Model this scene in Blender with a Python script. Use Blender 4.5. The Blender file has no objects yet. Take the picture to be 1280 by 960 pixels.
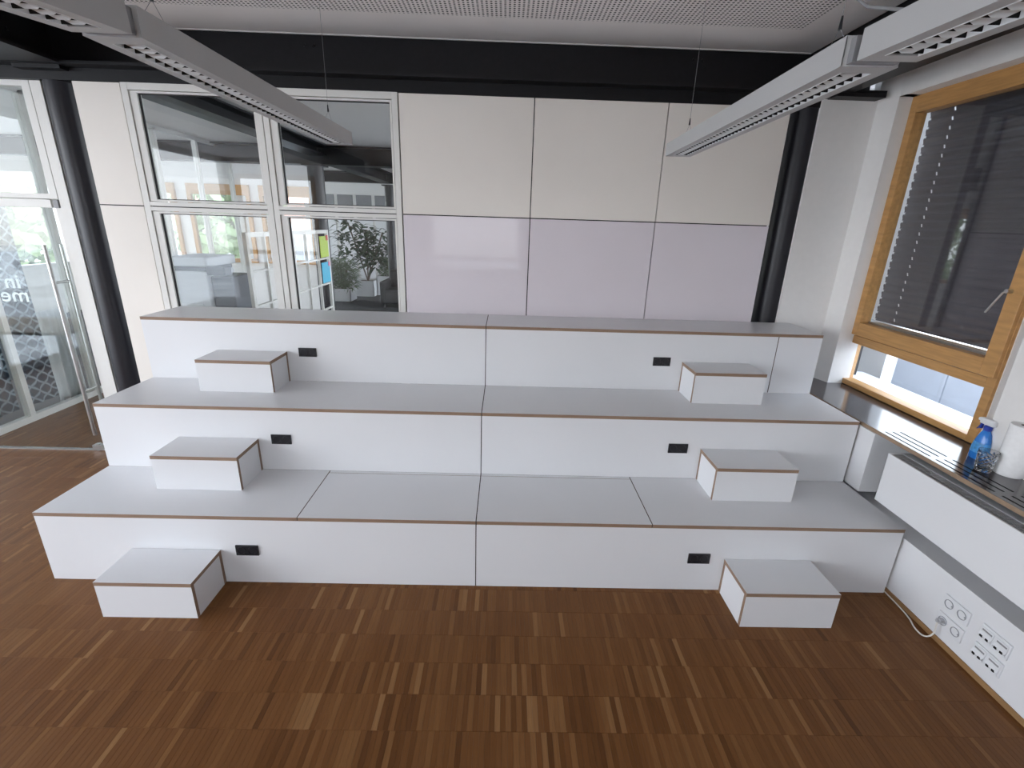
import bpy, bmesh, math, random
from mathutils import Vector, Matrix
random.seed(7)
C = bpy.context.scene.collection
S = bpy.context.scene
PI = math.pi

# ------------------------------------------------------------------ camera
F_PX, YAW, PITCH, ROLL, CAM_H = 595.65, -0.0204, -0.3237, 0.0318, 1.9144
cam_d = bpy.data.cameras.new('camera'); cam = bpy.data.objects.new('camera', cam_d); C.objects.link(cam)
cy, sy = math.cos(YAW), math.sin(YAW); cp, sp = math.cos(PITCH), math.sin(PITCH); cr, sr = math.cos(ROLL), math.sin(ROLL)
Xp = Vector((cy, sy, 0)); Yp = Vector((-sy, cy, 0)); Z = Vector((0, 0, 1))
UP = -sp * Yp + cp * Z; FW = cp * Yp + sp * Z
R_ = cr * Xp + sr * UP; U_ = cr * UP - sr * Xp; B_ = -FW
cam.matrix_world = Matrix(((R_.x, U_.x, B_.x, 0), (R_.y, U_.y, B_.y, 0), (R_.z, U_.z, B_.z, CAM_H), (0, 0, 0, 1)))
cam_d.sensor_fit = 'HORIZONTAL'; cam_d.sensor_width = 36; cam_d.lens = F_PX * 36 / 1280
cam_d.clip_start = 0.02; cam_d.clip_end = 300
S.camera = cam

# ------------------------------------------------------------------ world, light, exposure
S.view_settings.view_transform = 'Standard'; S.view_settings.look = 'None'
S.view_settings.gamma = 1; S.view_settings.use_curve_mapping = False
S.view_settings.exposure = 1.24
S.cycles.max_bounces = 10; S.cycles.diffuse_bounces = 6; S.cycles.glossy_bounces = 5
S.cycles.transparent_max_bounces = 24; S.cycles.sample_clamp_indirect = 6
S.cycles.use_denoising = True
w = bpy.data.worlds.new('sky'); S.world = w; w.use_nodes = True
nt = w.node_tree; nt.nodes.clear()
wo = nt.nodes.new('ShaderNodeOutputWorld'); bg = nt.nodes.new('ShaderNodeBackground')
tc = nt.nodes.new('ShaderNodeTexCoord'); sx = nt.nodes.new('ShaderNodeSeparateXYZ'); rp = nt.nodes.new('ShaderNodeValToRGB')
rp.color_ramp.elements[0].position = 0.45; rp.color_ramp.elements[0].color = (0.50, 0.50, 0.49, 1)
rp.color_ramp.elements[1].position = 1.0; rp.color_ramp.elements[1].color = (0.62, 0.76, 1.0, 1)
e = rp.color_ramp.elements.new(0.52); e.color = (0.90, 0.945, 1.0, 1)
mp = nt.nodes.new('ShaderNodeMath'); mp.operation = 'MULTIPLY_ADD'; mp.inputs[1].default_value = 0.5; mp.inputs[2].default_value = 0.5
nt.links.new(tc.outputs['Generated'], sx.inputs[0]); nt.links.new(sx.outputs['Z'], mp.inputs[0])
nt.links.new(mp.outputs[0], rp.inputs[0]); nt.links.new(rp.outputs[0], bg.inputs['Color'])
bg.inputs['Strength'].default_value = 3.2
nt.links.new(bg.outputs[0], wo.inputs[0])

# ------------------------------------------------------------------ materials
MATS = {}
def mat(name, col, rough=0.5, metal=0.0, spec=0.5, var=0.0, scale=8.0, bump=0.0, stretch=(1, 1, 1), coat=0.0):
    if name in MATS: return MATS[name]
    m = bpy.data.materials.new(name); m.use_nodes = True; n = m.node_tree.nodes; L = m.node_tree.links
    b = n['Principled BSDF']; b.inputs['Roughness'].default_value = rough; b.inputs['Metallic'].default_value = metal
    b.inputs['Specular IOR Level'].default_value = spec; b.inputs['Coat Weight'].default_value = coat
    t = n.new('ShaderNodeTexCoord'); mpn = n.new('ShaderNodeMapping'); mpn.inputs['Scale'].default_value = stretch
    no = n.new('ShaderNodeTexNoise'); no.inputs['Scale'].default_value = scale; no.inputs['Detail'].default_value = 4
    r = n.new('ShaderNodeValToRGB')
    r.color_ramp.elements[0].position = 0.3; r.color_ramp.elements[1].position = 0.7
    r.color_ramp.elements[0].color = tuple(c * (1 - var) for c in col) + (1,)
    r.color_ramp.elements[1].color = tuple(min(1, c * (1 + var)) for c in col) + (1,)
    L.new(t.outputs['Object'], mpn.inputs[0]); L.new(mpn.outputs[0], no.inputs['Vector'])
    L.new(no.outputs['Fac'], r.inputs[0]); L.new(r.outputs[0], b.inputs['Base Color'])
    if bump:
        bp = n.new('ShaderNodeBump'); bp.inputs['Strength'].default_value = bump; bp.inputs['Distance'].default_value = 0.002
        L.new(no.outputs['Fac'], bp.inputs['Height']); L.new(bp.outputs[0], b.inputs['Normal'])
    MATS[name] = m
    return m
LAM = mat('white_laminate', (0.74, 0.745, 0.76), 0.33, var=0.01, scale=3, spec=0.5)
LAMT = LAM
PLY = mat('plywood_edge', (0.255, 0.165, 0.11), 0.6, var=0.25, scale=14, stretch=(1, 1, 40))
WALLP = mat('painted_panel', (0.78, 0.735, 0.68), 0.5, var=0.02, scale=2)
WALLW = mat('wall_paint', (0.80, 0.785, 0.765), 0.75, var=0.015, scale=20, bump=0.05)
BOARD = mat('glossy_board', (0.70, 0.65, 0.69), 0.06, var=0.02, scale=2.3, spec=0.22)
BLACKG = mat('joint_shadow_black', (0.02, 0.02, 0.02), 0.8)
STEEL = mat('anthracite_steel', (0.009, 0.0085, 0.010), 0.45, var=0.15, scale=30, spec=0.25)
STEELC = mat('anthracite_column_paint', (0.014, 0.0135, 0.019), 0.36, var=0.1, scale=30, spec=0.4)
FRAMEW = mat('partition_frame_white', (0.70, 0.69, 0.66), 0.42, var=0.01)
ALU = mat('brushed_steel', (0.55, 0.55, 0.54), 0.3, metal=1.0, var=0.05, scale=40)
LAMP = mat('lamp_housing_grey', (0.46, 0.46, 0.46), 0.45, var=0.01)
LOUV = mat('louver_aluminium', (0.86, 0.88, 0.89), 0.25, metal=0.0, var=0.03)
TUBE = mat('lamp_tube', (0.55, 0.55, 0.55), 0.3)
WOODW = mat('window_timber', (0.50, 0.27, 0.095), 0.42, var=0.16, scale=6, stretch=(6, 1, 6), bump=0.02)
WOODT = mat('window_timber_rail', (0.50, 0.27, 0.095), 0.42, var=0.14, scale=6, stretch=(6, 1, 14))
SILL = mat('sill_laminate', (0.040, 0.030, 0.034), 0.15, var=0.12, scale=18, spec=1.0)
SILLE = mat('sill_edge', (0.30, 0.21, 0.14), 0.5, var=0.1, scale=20)
BLACKP = mat('black_plastic', (0.016, 0.016, 0.020), 0.3)
DARKM = mat('recess_reflection_dark', (0.004, 0.004, 0.004), 0.9)
WPLAS = mat('white_plastic', (0.72, 0.73, 0.75), 0.3)
GREYP = mat('grey_plastic', (0.25, 0.25, 0.26), 0.5)
SLATM = mat('blind_slat_paint', (0.075, 0.068, 0.078), 0.45, var=0.08, scale=9, stretch=(1, 6, 1))
GRILL = mat('grille_grey', (0.34, 0.34, 0.35), 0.45)
TRIM = mat('oak_trim', (0.30, 0.17, 0.075), 0.5, var=0.15, scale=8, stretch=(8, 1, 8))
CABLE = mat('white_cable', (0.75, 0.72, 0.66), 0.45)
DARKC = mat('dark_carpet', (0.035, 0.036, 0.038), 0.9, var=0.15, scale=60)
BASEF = mat('parquet_base', (0.05, 0.025, 0.012), 0.7)
PAPER = mat('kitchen_paper', (0.85, 0.85, 0.85), 0.9, var=0.03, scale=60, bump=0.4)
BLUEL = mat('blue_cleaner', (0.03, 0.20, 0.62), 0.12, var=0.05)
BLUEC = mat('blue_cap', (0.02, 0.05, 0.35), 0.3)
LEAF = mat('leaf_green', (0.035, 0.065, 0.03), 0.45, var=0.4, scale=4)
GRASSY = mat('thin_leaf_green', (0.10, 0.15, 0.07), 0.5, var=0.4, scale=5)
BARK = mat('bark', (0.10, 0.07, 0.05), 0.8, var=0.3)
TREEL = mat('tree_foliage', (0.20, 0.25, 0.12), 0.7, var=0.5, scale=2)
STUCCO = mat('facade_render', (0.66, 0.68, 0.72), 0.8, var=0.03, scale=6)
TERR = mat('terrace_paving', (0.30, 0.31, 0.34), 0.8, var=0.08, scale=6)
GROUND = mat('pale_bounce_ground', (0.66, 0.64, 0.60), 0.9, var=0.3, scale=0.6)  # ground made pale to bounce daylight up onto the ceiling
SHEER = mat('sheer_white_cloth', (0.70, 0.72, 0.74), 0.9, var=0.05, scale=14)
COPW = mat('copier_white', (0.62, 0.64, 0.67), 0.45)
COPD = mat('copier_dark', (0.10, 0.11, 0.13), 0.4)
GREENP = mat('lime_green_card', (0.45, 0.60, 0.05), 0.5)
BLUEP = mat('cyan_card', (0.02, 0.45, 0.70), 0.5)
REDP = mat('red_card', (0.6, 0.08, 0.06), 0.5)
PINKP = mat('pink_card', (0.75, 0.2, 0.4), 0.5)
PANEG = mat('grey_infill', (0.22, 0.22, 0.23), 0.5, var=0.05)
SOFA = mat('black_upholstery', (0.012, 0.012, 0.014), 0.6, var=0.2)
TABLEW = mat('oak_tabletop', (0.55, 0.38, 0.20), 0.4, var=0.15, scale=6, stretch=(1, 8, 1))

def glass(name, tint=(1, 1, 1), rough=0.0, k=1.0):
    m = bpy.data.materials.new(name); m.use_nodes = True; n = m.node_tree.nodes; L = m.node_tree.links
    n.remove(n['Principled BSDF']); out = n['Material Output']
    tr = n.new('ShaderNodeBsdfTransparent'); tr.inputs[0].default_value = tint + (1,)
    gl = n.new('ShaderNodeBsdfGlossy'); gl.inputs['Roughness'].default_value = rough
    fr = n.new('ShaderNodeFresnel'); ge = n.new('ShaderNodeNewGeometry'); io = n.new('ShaderNodeMapRange')   # same reflectance on both faces of a thin pane
    io.inputs[3].default_value = 1.5; io.inputs[4].default_value = 1 / 1.5; L.new(ge.outputs['Backfacing'], io.inputs[0]); L.new(io.outputs[0], fr.inputs[0])
    mx = n.new('ShaderNodeMixShader'); mu = n.new('ShaderNodeMath'); mu.operation = 'MULTIPLY'; mu.inputs[1].default_value = k
    L.new(fr.outputs[0], mu.inputs[0]); L.new(mu.outputs[0], mx.inputs[0]); L.new(tr.outputs[0], mx.inputs[1]); L.new(gl.outputs[0], mx.inputs[2]); L.new(mx.outputs[0], out.inputs[0])
    return m
GLASS = glass('clear_glass', (0.965, 0.975, 0.97))
GLASSD = glass('door_glass', (0.95, 0.97, 0.96))
GLASSW = glass('window_glass', (0.94, 0.955, 0.96))

def tumbler_glass():
    m = bpy.data.materials.new('cut_glass'); m.use_nodes = True
    b = m.node_tree.nodes['Principled BSDF']; b.inputs['Transmission Weight'].default_value = 1; b.inputs['Roughness'].default_value = 0.03
    b.inputs['IOR'].default_value = 1.45; return m
CUT = tumbler_glass()

def frosted():
    m = bpy.data.materials.new('frosted_film'); m.use_nodes = True
    b = m.node_tree.nodes['Principled BSDF']; b.inputs['Base Color'].default_value = (0.75, 0.8, 0.8, 1); b.inputs['Roughness'].default_value = 0.7
    return m
FROST = frosted()

def perforated():
    m = bpy.data.materials.new('perforated_ceiling'); m.use_nodes = True; n = m.node_tree.nodes; L = m.node_tree.links
    b = n['Principled BSDF']; b.inputs['Roughness'].default_value = 0.85
    t = n.new('ShaderNodeTexCoord'); sp_ = n.new('ShaderNodeSeparateXYZ'); L.new(t.outputs['Object'], sp_.inputs[0])
    P = 0.0255
    outs = []
    for ax in ('X', 'Y'):
        a = n.new('ShaderNodeMath'); a.operation = 'MULTIPLY'; a.inputs[1].default_value = 1 / P
        f = n.new('ShaderNodeMath'); f.operation = 'FRACT'; s_ = n.new('ShaderNodeMath'); s_.operation = 'SUBTRACT'; s_.inputs[1].default_value = 0.5
        q = n.new('ShaderNodeMath'); q.operation = 'MULTIPLY'
        L.new(sp_.outputs[ax], a.inputs[0]); L.new(a.outputs[0], f.inputs[0]); L.new(f.outputs[0], s_.inputs[0])
        L.new(s_.outputs[0], q.inputs[0]); L.new(s_.outputs[0], q.inputs[1]); outs.append(q)
    ad = n.new('ShaderNodeMath'); ad.operation = 'ADD'; L.new(outs[0].outputs[0], ad.inputs[0]); L.new(outs[1].outputs[0], ad.inputs[1])
    lt = n.new('ShaderNodeMath'); lt.operation = 'LESS_THAN'; lt.inputs[1].default_value = 0.27 ** 2; L.new(ad.outputs[0], lt.inputs[0])
    mx = n.new('ShaderNodeMix'); mx.data_type = 'RGBA'; mx.inputs[6].default_value = (0.87, 0.83, 0.805, 1); mx.inputs[7].default_value = (0.03, 0.03, 0.03, 1)
    L.new(lt.outputs[0], mx.inputs[0]); L.new(mx.outputs[2], b.inputs['Base Color'])
    return m
PERF = perforated()
CEIL = mat('ceiling_plaster', (0.87, 0.83, 0.805), 0.85, var=0.01)

def wood_strip(attr):
    m = bpy.data.materials.new('parquet_strip_' + ('joined' if attr else 'single')); m.use_nodes = True; n = m.node_tree.nodes; L = m.node_tree.links
    b = n['Principled BSDF']; b.inputs['Specular IOR Level'].default_value = 0.22
    if attr:
        a = n.new('ShaderNodeAttribute'); a.attribute_name = 'tone'; src = a.outputs['Fac']
    else:
        a = n.new('ShaderNodeObjectInfo'); src = a.outputs['Random']
    r = n.new('ShaderNodeValToRGB'); cr_ = r.color_ramp
    cols = [(0.0, (0.105, 0.040, 0.011)), (0.25, (0.150, 0.060, 0.017)), (0.6, (0.180, 0.077, 0.024)), (0.85, (0.215, 0.100, 0.034)), (1.0, (0.280, 0.145, 0.058))]
    cr_.elements[0].position = 0; cr_.elements[0].color = cols[0][1] + (1,); cr_.elements[1].position = 1; cr_.elements[1].color = cols[-1][1] + (1,)
    for p_, c_ in cols[1:-1]:
        e_ = cr_.elements.new(p_); e_.color = c_ + (1,)
    L.new(src, r.inputs[0])
    t = n.new('ShaderNodeNewGeometry'); mpn = n.new('ShaderNodeMapping'); mpn.inputs['Scale'].default_value = (160, 9, 1)
    no = n.new('ShaderNodeTexNoise'); no.inputs['Scale'].default_value = 1; no.inputs['Detail'].default_value = 5
    L.new(t.outputs['Position'], mpn.inputs[0]); L.new(mpn.outputs[0], no.inputs['Vector'])
    mr = n.new('ShaderNodeMapRange'); mr.inputs[3].default_value = 0.72; mr.inputs[4].default_value = 1.28; L.new(no.outputs['Fac'], mr.inputs[0])
    mx = n.new('ShaderNodeMix'); mx.data_type = 'RGBA'; mx.blend_type = 'MULTIPLY'; mx.inputs[0].default_value = 1
    L.new(r.outputs[0], mx.inputs[6]); L.new(mr.outputs[0], mx.inputs[7]); L.new(mx.outputs[2], b.inputs['Base Color'])
    mr2 = n.new('ShaderNodeMapRange'); mr2.inputs[3].default_value = 0.33; mr2.inputs[4].default_value = 0.5; L.new(no.outputs['Fac'], mr2.inputs[0]); L.new(mr2.outputs[0], b.inputs['Roughness'])
    bp = n.new('ShaderNodeBump'); bp.inputs['Strength'].default_value = 0.08; bp.inputs['Distance'].default_value = 0.001
    L.new(no.outputs['Fac'], bp.inputs['Height']); L.new(bp.outputs[0], b.inputs['Normal'])
    return m
STRIP1, STRIPN = wood_strip(False), wood_strip(True)

def lattice_cloth():
    m = bpy.data.materials.new('diamond_curtain_cloth'); m.use_nodes = True; n = m.node_tree.nodes; L = m.node_tree.links
    b = n['Principled BSDF']; b.inputs['Roughness'].default_value = 0.9
    t = n.new('ShaderNodeTexCoord'); s_ = n.new('ShaderNodeSeparateXYZ'); L.new(t.outputs['Object'], s_.inputs[0])
    no = n.new('ShaderNodeTexNoise'); no.inputs['Scale'].default_value = 16; L.new(t.outputs['Object'], no.inputs['Vector'])
    res = []
    for sg in (1, -1):
        a = n.new('ShaderNodeMath'); a.operation = 'MULTIPLY'; a.inputs[1].default_value = sg * 1.15; L.new(s_.outputs['Z'], a.inputs[0])
        ad = n.new('ShaderNodeMath'); ad.operation = 'ADD'; L.new(a.outputs[0], ad.inputs[0]); L.new(s_.outputs['Y'], ad.inputs[1])
        a2 = n.new('ShaderNodeMath'); a2.operation = 'MULTIPLY_ADD'; a2.inputs[1].default_value = 7.5; L.new(ad.outputs[0], a2.inputs[0])
        sc_ = n.new('ShaderNodeMath'); sc_.operation = 'MULTIPLY'; sc_.inputs[1].default_value = 0.15; L.new(no.outputs['Fac'], sc_.inputs[0]); L.new(sc_.outputs[0], a2.inputs[2])
        f = n.new('ShaderNodeMath'); f.operation = 'PINGPONG'; f.inputs[1].default_value = 0.5; L.new(a2.outputs[0], f.inputs[0])
        res.append(f)
    mi = n.new('ShaderNodeMath'); mi.operation = 'MINIMUM'; L.new(res[0].outputs[0], mi.inputs[0]); L.new(res[1].outputs[0], mi.inputs[1])
    r = n.new('ShaderNodeValToRGB'); r.color_ramp.elements[0].position = 0.04; r.color_ramp.elements[0].color = (0.36, 0.43, 0.50, 1)
    r.color_ramp.elements[1].position = 0.16; r.color_ramp.elements[1].color = (0.015, 0.032, 0.060, 1)
    L.new(mi.outputs[0], r.inputs[0]); L.new(r.outputs[0], b.inputs['Base Color'])
    return m
DIAMOND = lattice_cloth()

# ------------------------------------------------------------------ mesh helpers
class MB:
    def __init__(s): s.v = []; s.f = []; s.m = []
    def quad(s, pts, mi=0):
        b = len(s.v); s.v += [tuple(p) for p in pts]; s.f.append(tuple(range(b, b + len(pts)))); s.m.append(mi)
    def box(s, x0, x1, y0, y1, z0, z1, mi=0, white_axis=None, ply=1):
        # white_axis: faces along that axis take mi, the others the edge material
        b = len(s.v)
        s.v += [(x0, y0, z0), (x1, y0, z0), (x1, y1, z0), (x0, y1, z0), (x0, y0, z1), (x1, y0, z1), (x1, y1, z1), (x0, y1, z1)]
        for f, ax in (((0, 3, 2, 1), 2), ((4, 5, 6, 7), 2), ((0, 1, 5, 4), 1), ((2, 3, 7, 6), 1), ((1, 2, 6, 5), 0), ((3, 0, 4, 7), 0)):
            s.f.append(tuple(b + i for i in f)); s.m.append(mi if white_axis is None or ax == white_axis else ply)
    def cyl(s, c, r, h, axis=2, n=20, mi=0, r2=None, caps=True):
        r2 = r if r2 is None else r2; b = len(s.v)
        def P(rr, a, t):
            q = [rr * math.cos(a), rr * math.sin(a)]; p = [0, 0, 0]
            ax = [i for i in range(3) if i != axis]; p[ax[0]] = q[0]; p[ax[1]] = q[1]; p[axis] = t
            return (c[0] + p[0], c[1] + p[1], c[2] + p[2])
        for i in range(n): s.v.append(P(r, 2 * PI * i / n, 0))
        for i in range(n): s.v.append(P(r2, 2 * PI * i / n, h))
        for i in range(n):
            j = (i + 1) % n; s.f.append((b + i, b + j, b + n + j, b + n + i)); s.m.append(mi)
        if caps:
            s.f.append(tuple(b + i for i in reversed(range(n)))); s.m.append(mi)
            s.f.append(tuple(b + n + i for i in range(n))); s.m.append(mi)
    def lathe(s, c, prof, n=28, mi=0, closed=False):
        b = len(s.v); k = len(prof)
        for (r, z) in prof:
            for i in range(n):
                a = 2 * PI * i / n; s.v.append((c[0] + r * math.cos(a), c[1] + r * math.sin(a), c[2] + z))
        for q in range(k - 1):
            for i in range(n):
                j = (i + 1) % n; s.f.append((b + q * n + i, b + q * n + j, b + (q + 1) * n + j, b + (q + 1) * n + i)); s.m.append(mi)
    def tube(s, pts, r, n=8, mi=0):
        pts = [Vector(p) for p in pts]; b = len(s.v); k = len(pts)
        for i, p in enumerate(pts):
            d = (pts[min(i + 1, k - 1)] - pts[max(i - 1, 0)]).normalized()
            a = d.cross(Vector((0, 0, 1)));
            if a.length < 0.05: a = d.cross(Vector((1, 0, 0)))
            a.normalize(); c = d.cross(a)
            for j in range(n):
                t = 2 * PI * j / n; s.v.append(tuple(p + a * r * math.cos(t) + c * r * math.sin(t)))
        for i in range(k - 1):
            for j in range(n):
                q = (j + 1) % n; s.f.append((b + i * n + j, b + i * n + q, b + (i + 1) * n + q, b + (i + 1) * n + j)); s.m.append(mi)
        s.f.append(tuple(b + j for j in reversed(range(n)))); s.m.append(mi)
        s.f.append(tuple(b + (k - 1) * n + j for j in range(n))); s.m.append(mi)
    def plate(s, axis, a0, a1, us, vs, holes, mi=0, rim=0):
        """plate normal to axis between a0..a1; us/vs are cuts; holes is a list of (u0,u1,v0,v1)"""
        us = sorted(set([round(x, 5) for x in us] + [round(h[i], 5) for h in holes for i in (0, 1)]))
        vs = sorted(set([round(x, 5) for x in vs] + [round(h[i], 5) for h in holes for i in (2, 3)]))
        def solid(i, j):
            if i < 0 or j < 0 or i >= len(us) - 1 or j >= len(vs) - 1: return False
            u = (us[i] + us[i + 1]) / 2; v = (vs[j] + vs[j + 1]) / 2
            return not any(h[0] < u < h[1] and h[2] < v < h[3] for h in holes)
        def P(a, u, v):
            p = [0, 0, 0]; ax = [i for i in range(3) if i != axis]; p[axis] = a; p[ax[0]] = u; p[ax[1]] = v; return tuple(p)
        for i in range(len(us) - 1):
            for j in range(len(vs) - 1):
                if not solid(i, j): continue
                u0, u1, v0, v1 = us[i], us[i + 1], vs[j], vs[j + 1]
                s.quad([P(a0, u0, v0), P(a0, u0, v1), P(a0, u1, v1), P(a0, u1, v0)], mi)
                s.quad([P(a1, u0, v0), P(a1, u1, v0), P(a1, u1, v1), P(a1, u0, v1)], mi)
                if not solid(i - 1, j): s.quad([P(a0, u0, v0), P(a1, u0, v0), P(a1, u0, v1), P(a0, u0, v1)], rim)
                if not solid(i + 1, j): s.quad([P(a0, u1, v0), P(a0, u1, v1), P(a1, u1, v1), P(a1, u1, v0)], rim)
                if not solid(i, j - 1): s.quad([P(a0, u0, v0), P(a0, u1, v0), P(a1, u1, v0), P(a1, u0, v0)], rim)
                if not solid(i, j + 1): s.quad([P(a0, u0, v1), P(a1, u0, v1), P(a1, u1, v1), P(a0, u1, v1)], rim)
    def mesh(s, name, mats, off=(0, 0, 0), smooth=False):
        me = bpy.data.meshes.new(name)
        me.from_pydata([(v[0] - off[0], v[1] - off[1], v[2] - off[2]) for v in s.v], [], s.f)
        for m in (mats if isinstance(mats, (list, tuple)) else [mats]): me.materials.append(m)
        me.polygons.foreach_set('material_index', s.m)
        bm = bmesh.new(); bm.from_mesh(me); bmesh.ops.remove_doubles(bm, verts=bm.verts, dist=1e-6)
        bmesh.ops.recalc_face_normals(bm, faces=bm.faces); bm.to_mesh(me); bm.free()
        if smooth: me.polygons.foreach_set('use_smooth', [True] * len(me.polygons)); me.set_sharp_from_angle(angle=0.7)
        me.update(); return me

def wloc(o):
    l = Vector((0, 0, 0))
    while o is not None: l += o.location; o = o.parent
    return l
def obj(name, mb, mats, parent=None, bevel=0, smooth=False, origin=None):
    """one mesh object; vertices given in world coordinates"""
    base = wloc(parent) if parent else Vector((0, 0, 0))
    org = Vector(origin) if origin else base
    o = bpy.data.objects.new(name, mb.mesh(name, mats, org, smooth)); C.objects.link(o)
    o.parent = parent; o.location = org - base
    if bevel:
        b = o.modifiers.new('bevel', 'BEVEL'); b.width = bevel; b.segments = 2; b.limit_method = 'ANGLE'
    return o
def tag(o, label, cat, group=None):
    o['label'] = label; o['category'] = cat
    if group: o['group'] = group
    return o
def thing(name, label, cat, loc, group=None):
    o = bpy.data.objects.new(name, None); o.empty_display_size = 0.05; C.objects.link(o); o.location = loc
    return tag(o, label, cat, group)
def struct(name, mb=None, mats=None, parent=None, loc=(0, 0, 0), **k):
    if mb is None:
        o = bpy.data.objects.new(name, None); C.objects.link(o); o.location = loc
    else: o = obj(name, mb, mats, parent, **k)
    if parent is None: o['kind'] = 'structure'
    return o
def bx(name, b, mats, parent=None, bevel=0, **k):
    m = MB(); m.box(*b, **k); return obj(name, m, mats, parent, bevel)

# ================================================================== STRUCTURE
H1, H2, H3 = 0.42, 0.8334, 1.2577
Y1, Y2, Y3, YW = 2.158, 2.662, 3.172, 3.601
XL, XR, XC = -2.4257, 2.1855, -0.123
ZP, ZM = 2.716, 1.957
CZ = 3.05         # ceiling of this room
XWALL = 2.50      # right wall plane

# floor: base slab and parquet strips
m = MB(); m.box(-6.1, 2.7, -3.9, 9.2, -0.06, -0.006)
floor = struct('floor', m, BASEF)
SW, SL = 0.0222, 0.155
tmpl = []
for k in range(3):
    m = MB(); e_ = 0.0004
    x0, x1, y0, y1, z1 = -SW/2 + 0.0001, SW/2 - 0.0001, -SL/2 + 0.0002, SL/2 - 0.0002, 0.0
    m.quad([(x0 + e_, y0 + e_, z1), (x1 - e_, y0 + e_, z1), (x1 - e_, y1 - e_, z1), (x0 + e_, y1 - e_, z1)])
    ring_o = [(x0, y0, z1 - 0.0006), (x1, y0, z1 - 0.0006), (x1, y1, z1 - 0.0006), (x0, y1, z1 - 0.0006)]
    ring_i = [(x0 + e_, y0 + e_, z1), (x1 - e_, y0 + e_, z1), (x1 - e_, y1 - e_, z1), (x0 + e_, y1 - e_, z1)]
    bot = [(p[0], p[1], -0.006) for p in ring_o]
    for i in range(4):
        j = (i + 1) % 4; m.quad([ring_o[i], ring_o[j], ring_i[j], ring_i[i]]); m.quad([bot[i], bot[j], ring_o[j], ring_o[i]])
    tmpl.append(m)
strip_me = tmpl[0].mesh('floor_strip', STRIP1)
rows = [(1.356 - SL/2 + SL * k) for k in range(-30, 48)]
verts, faces, tones = [], [], []
tv, tf = tmpl[0].v, tmpl[0].f
nsep = 0
for ri, yc in enumerate(rows):
    shift = random.uniform(-0.5, 0.5) * SW
    near = 1.1 < yc < 1.75
    tone = 0.5
    for k in range(int(8.3 / SW)):
        x = -6.0 + SW * (k + 0.5) + shift
        if x > 2.20: break
        if yc > Y1 + 0.15 and x > XL + 0.1 and yc < 3.6: continue      # under the seating platform
        if yc > 3.75 and x > -2.9: continue
        if yc > 5.4: continue
        tone = min(1, max(0, random.gauss(0.45, 0.17) + (0.35 if random.random() < 0.05 else 0)))
        if near and abs(x - 0.0) < 0.84 and nsep < 300:
            o = bpy.data.objects.new('floor_strip', strip_me); C.objects.link(o); o.parent = floor
            o.location = (x, yc, random.uniform(-0.0003, 0.0)); nsep += 1
            continue
        if not (-1.2 < yc) : continue
        b = len(verts); dz = random.uniform(-0.0003, 0.0)
        verts += [(v[0] + x, v[1] + yc, v[2] + dz) for v in tv]; faces += [tuple(b + i for i in f) for f in tf]; tones += [tone] * len(tf)
me = bpy.data.meshes.new('floor_strips'); me.from_pydata(verts, [], faces); me.materials.append(STRIPN)
at = me.attributes.new('tone', 'FLOAT', 'FACE'); at.data.foreach_set('value', tones); me.update()
o = bpy.data.objects.new('floor_strips', me); C.objects.link(o); o.parent = floor; o['kind'] = 'stuff'
m = MB(); m.box(-6.0, 2.2, -3.8, -1.2, -0.006, 0.0); obj('floor_behind', m, TABLEW if False else mat('parquet_far', (0.165, 0.073, 0.028), 0.45, var=0.3, scale=3, stretch=(20, 2, 1)), floor)
m = MB(); m.box(-9, 3.2, 5.45, 15, -0.006, 0.002); obj('carpet', m, DARKC, floor)
m = MB(); m.box(-9, -4.55, 3.7, 5.45, -0.006, 0.002); obj('carpet', m, DARKC, floor)

# ceiling: perforated field with smooth border strips
m = MB(); m.box(-6.0, -3.05, -3.8, 3.70, CZ, CZ + 0.05)
ceil_ = struct('ceiling', m, CEIL)
m = MB(); m.box(-2.95, 1.70, -3.8, 3.30, CZ, CZ + 0.05); obj('perforated_board', m, PERF, ceil_)
m = MB(); m.box(-2.95, 2.0, 3.30, 3.69, CZ, CZ + 0.05); obj('border_strip', m, CEIL, ceil_)
m = MB(); m.box(1.70, 2.0, -3.8, 3.30, CZ, CZ + 0.05); obj('border_strip', m, CEIL, ceil_)
m = MB(); m.box(2.0, 2.62, -3.8, 3.72, CZ + 0.02, CZ + 0.07); obj('border_strip', m, CEIL, ceil_)
# bright shadow-gap profile where the ceiling meets the beam
m = MB(); m.box(-2.95, 1.99, 3.672, 3.684, CZ - 0.006, CZ + 0.001); obj('edge_profile', m, FRAMEW, ceil_)
m = MB(); m.box(-9, 4, 3.8, 15, 2.95, 3.0); struct('ceiling_far', m, CEIL)

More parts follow.
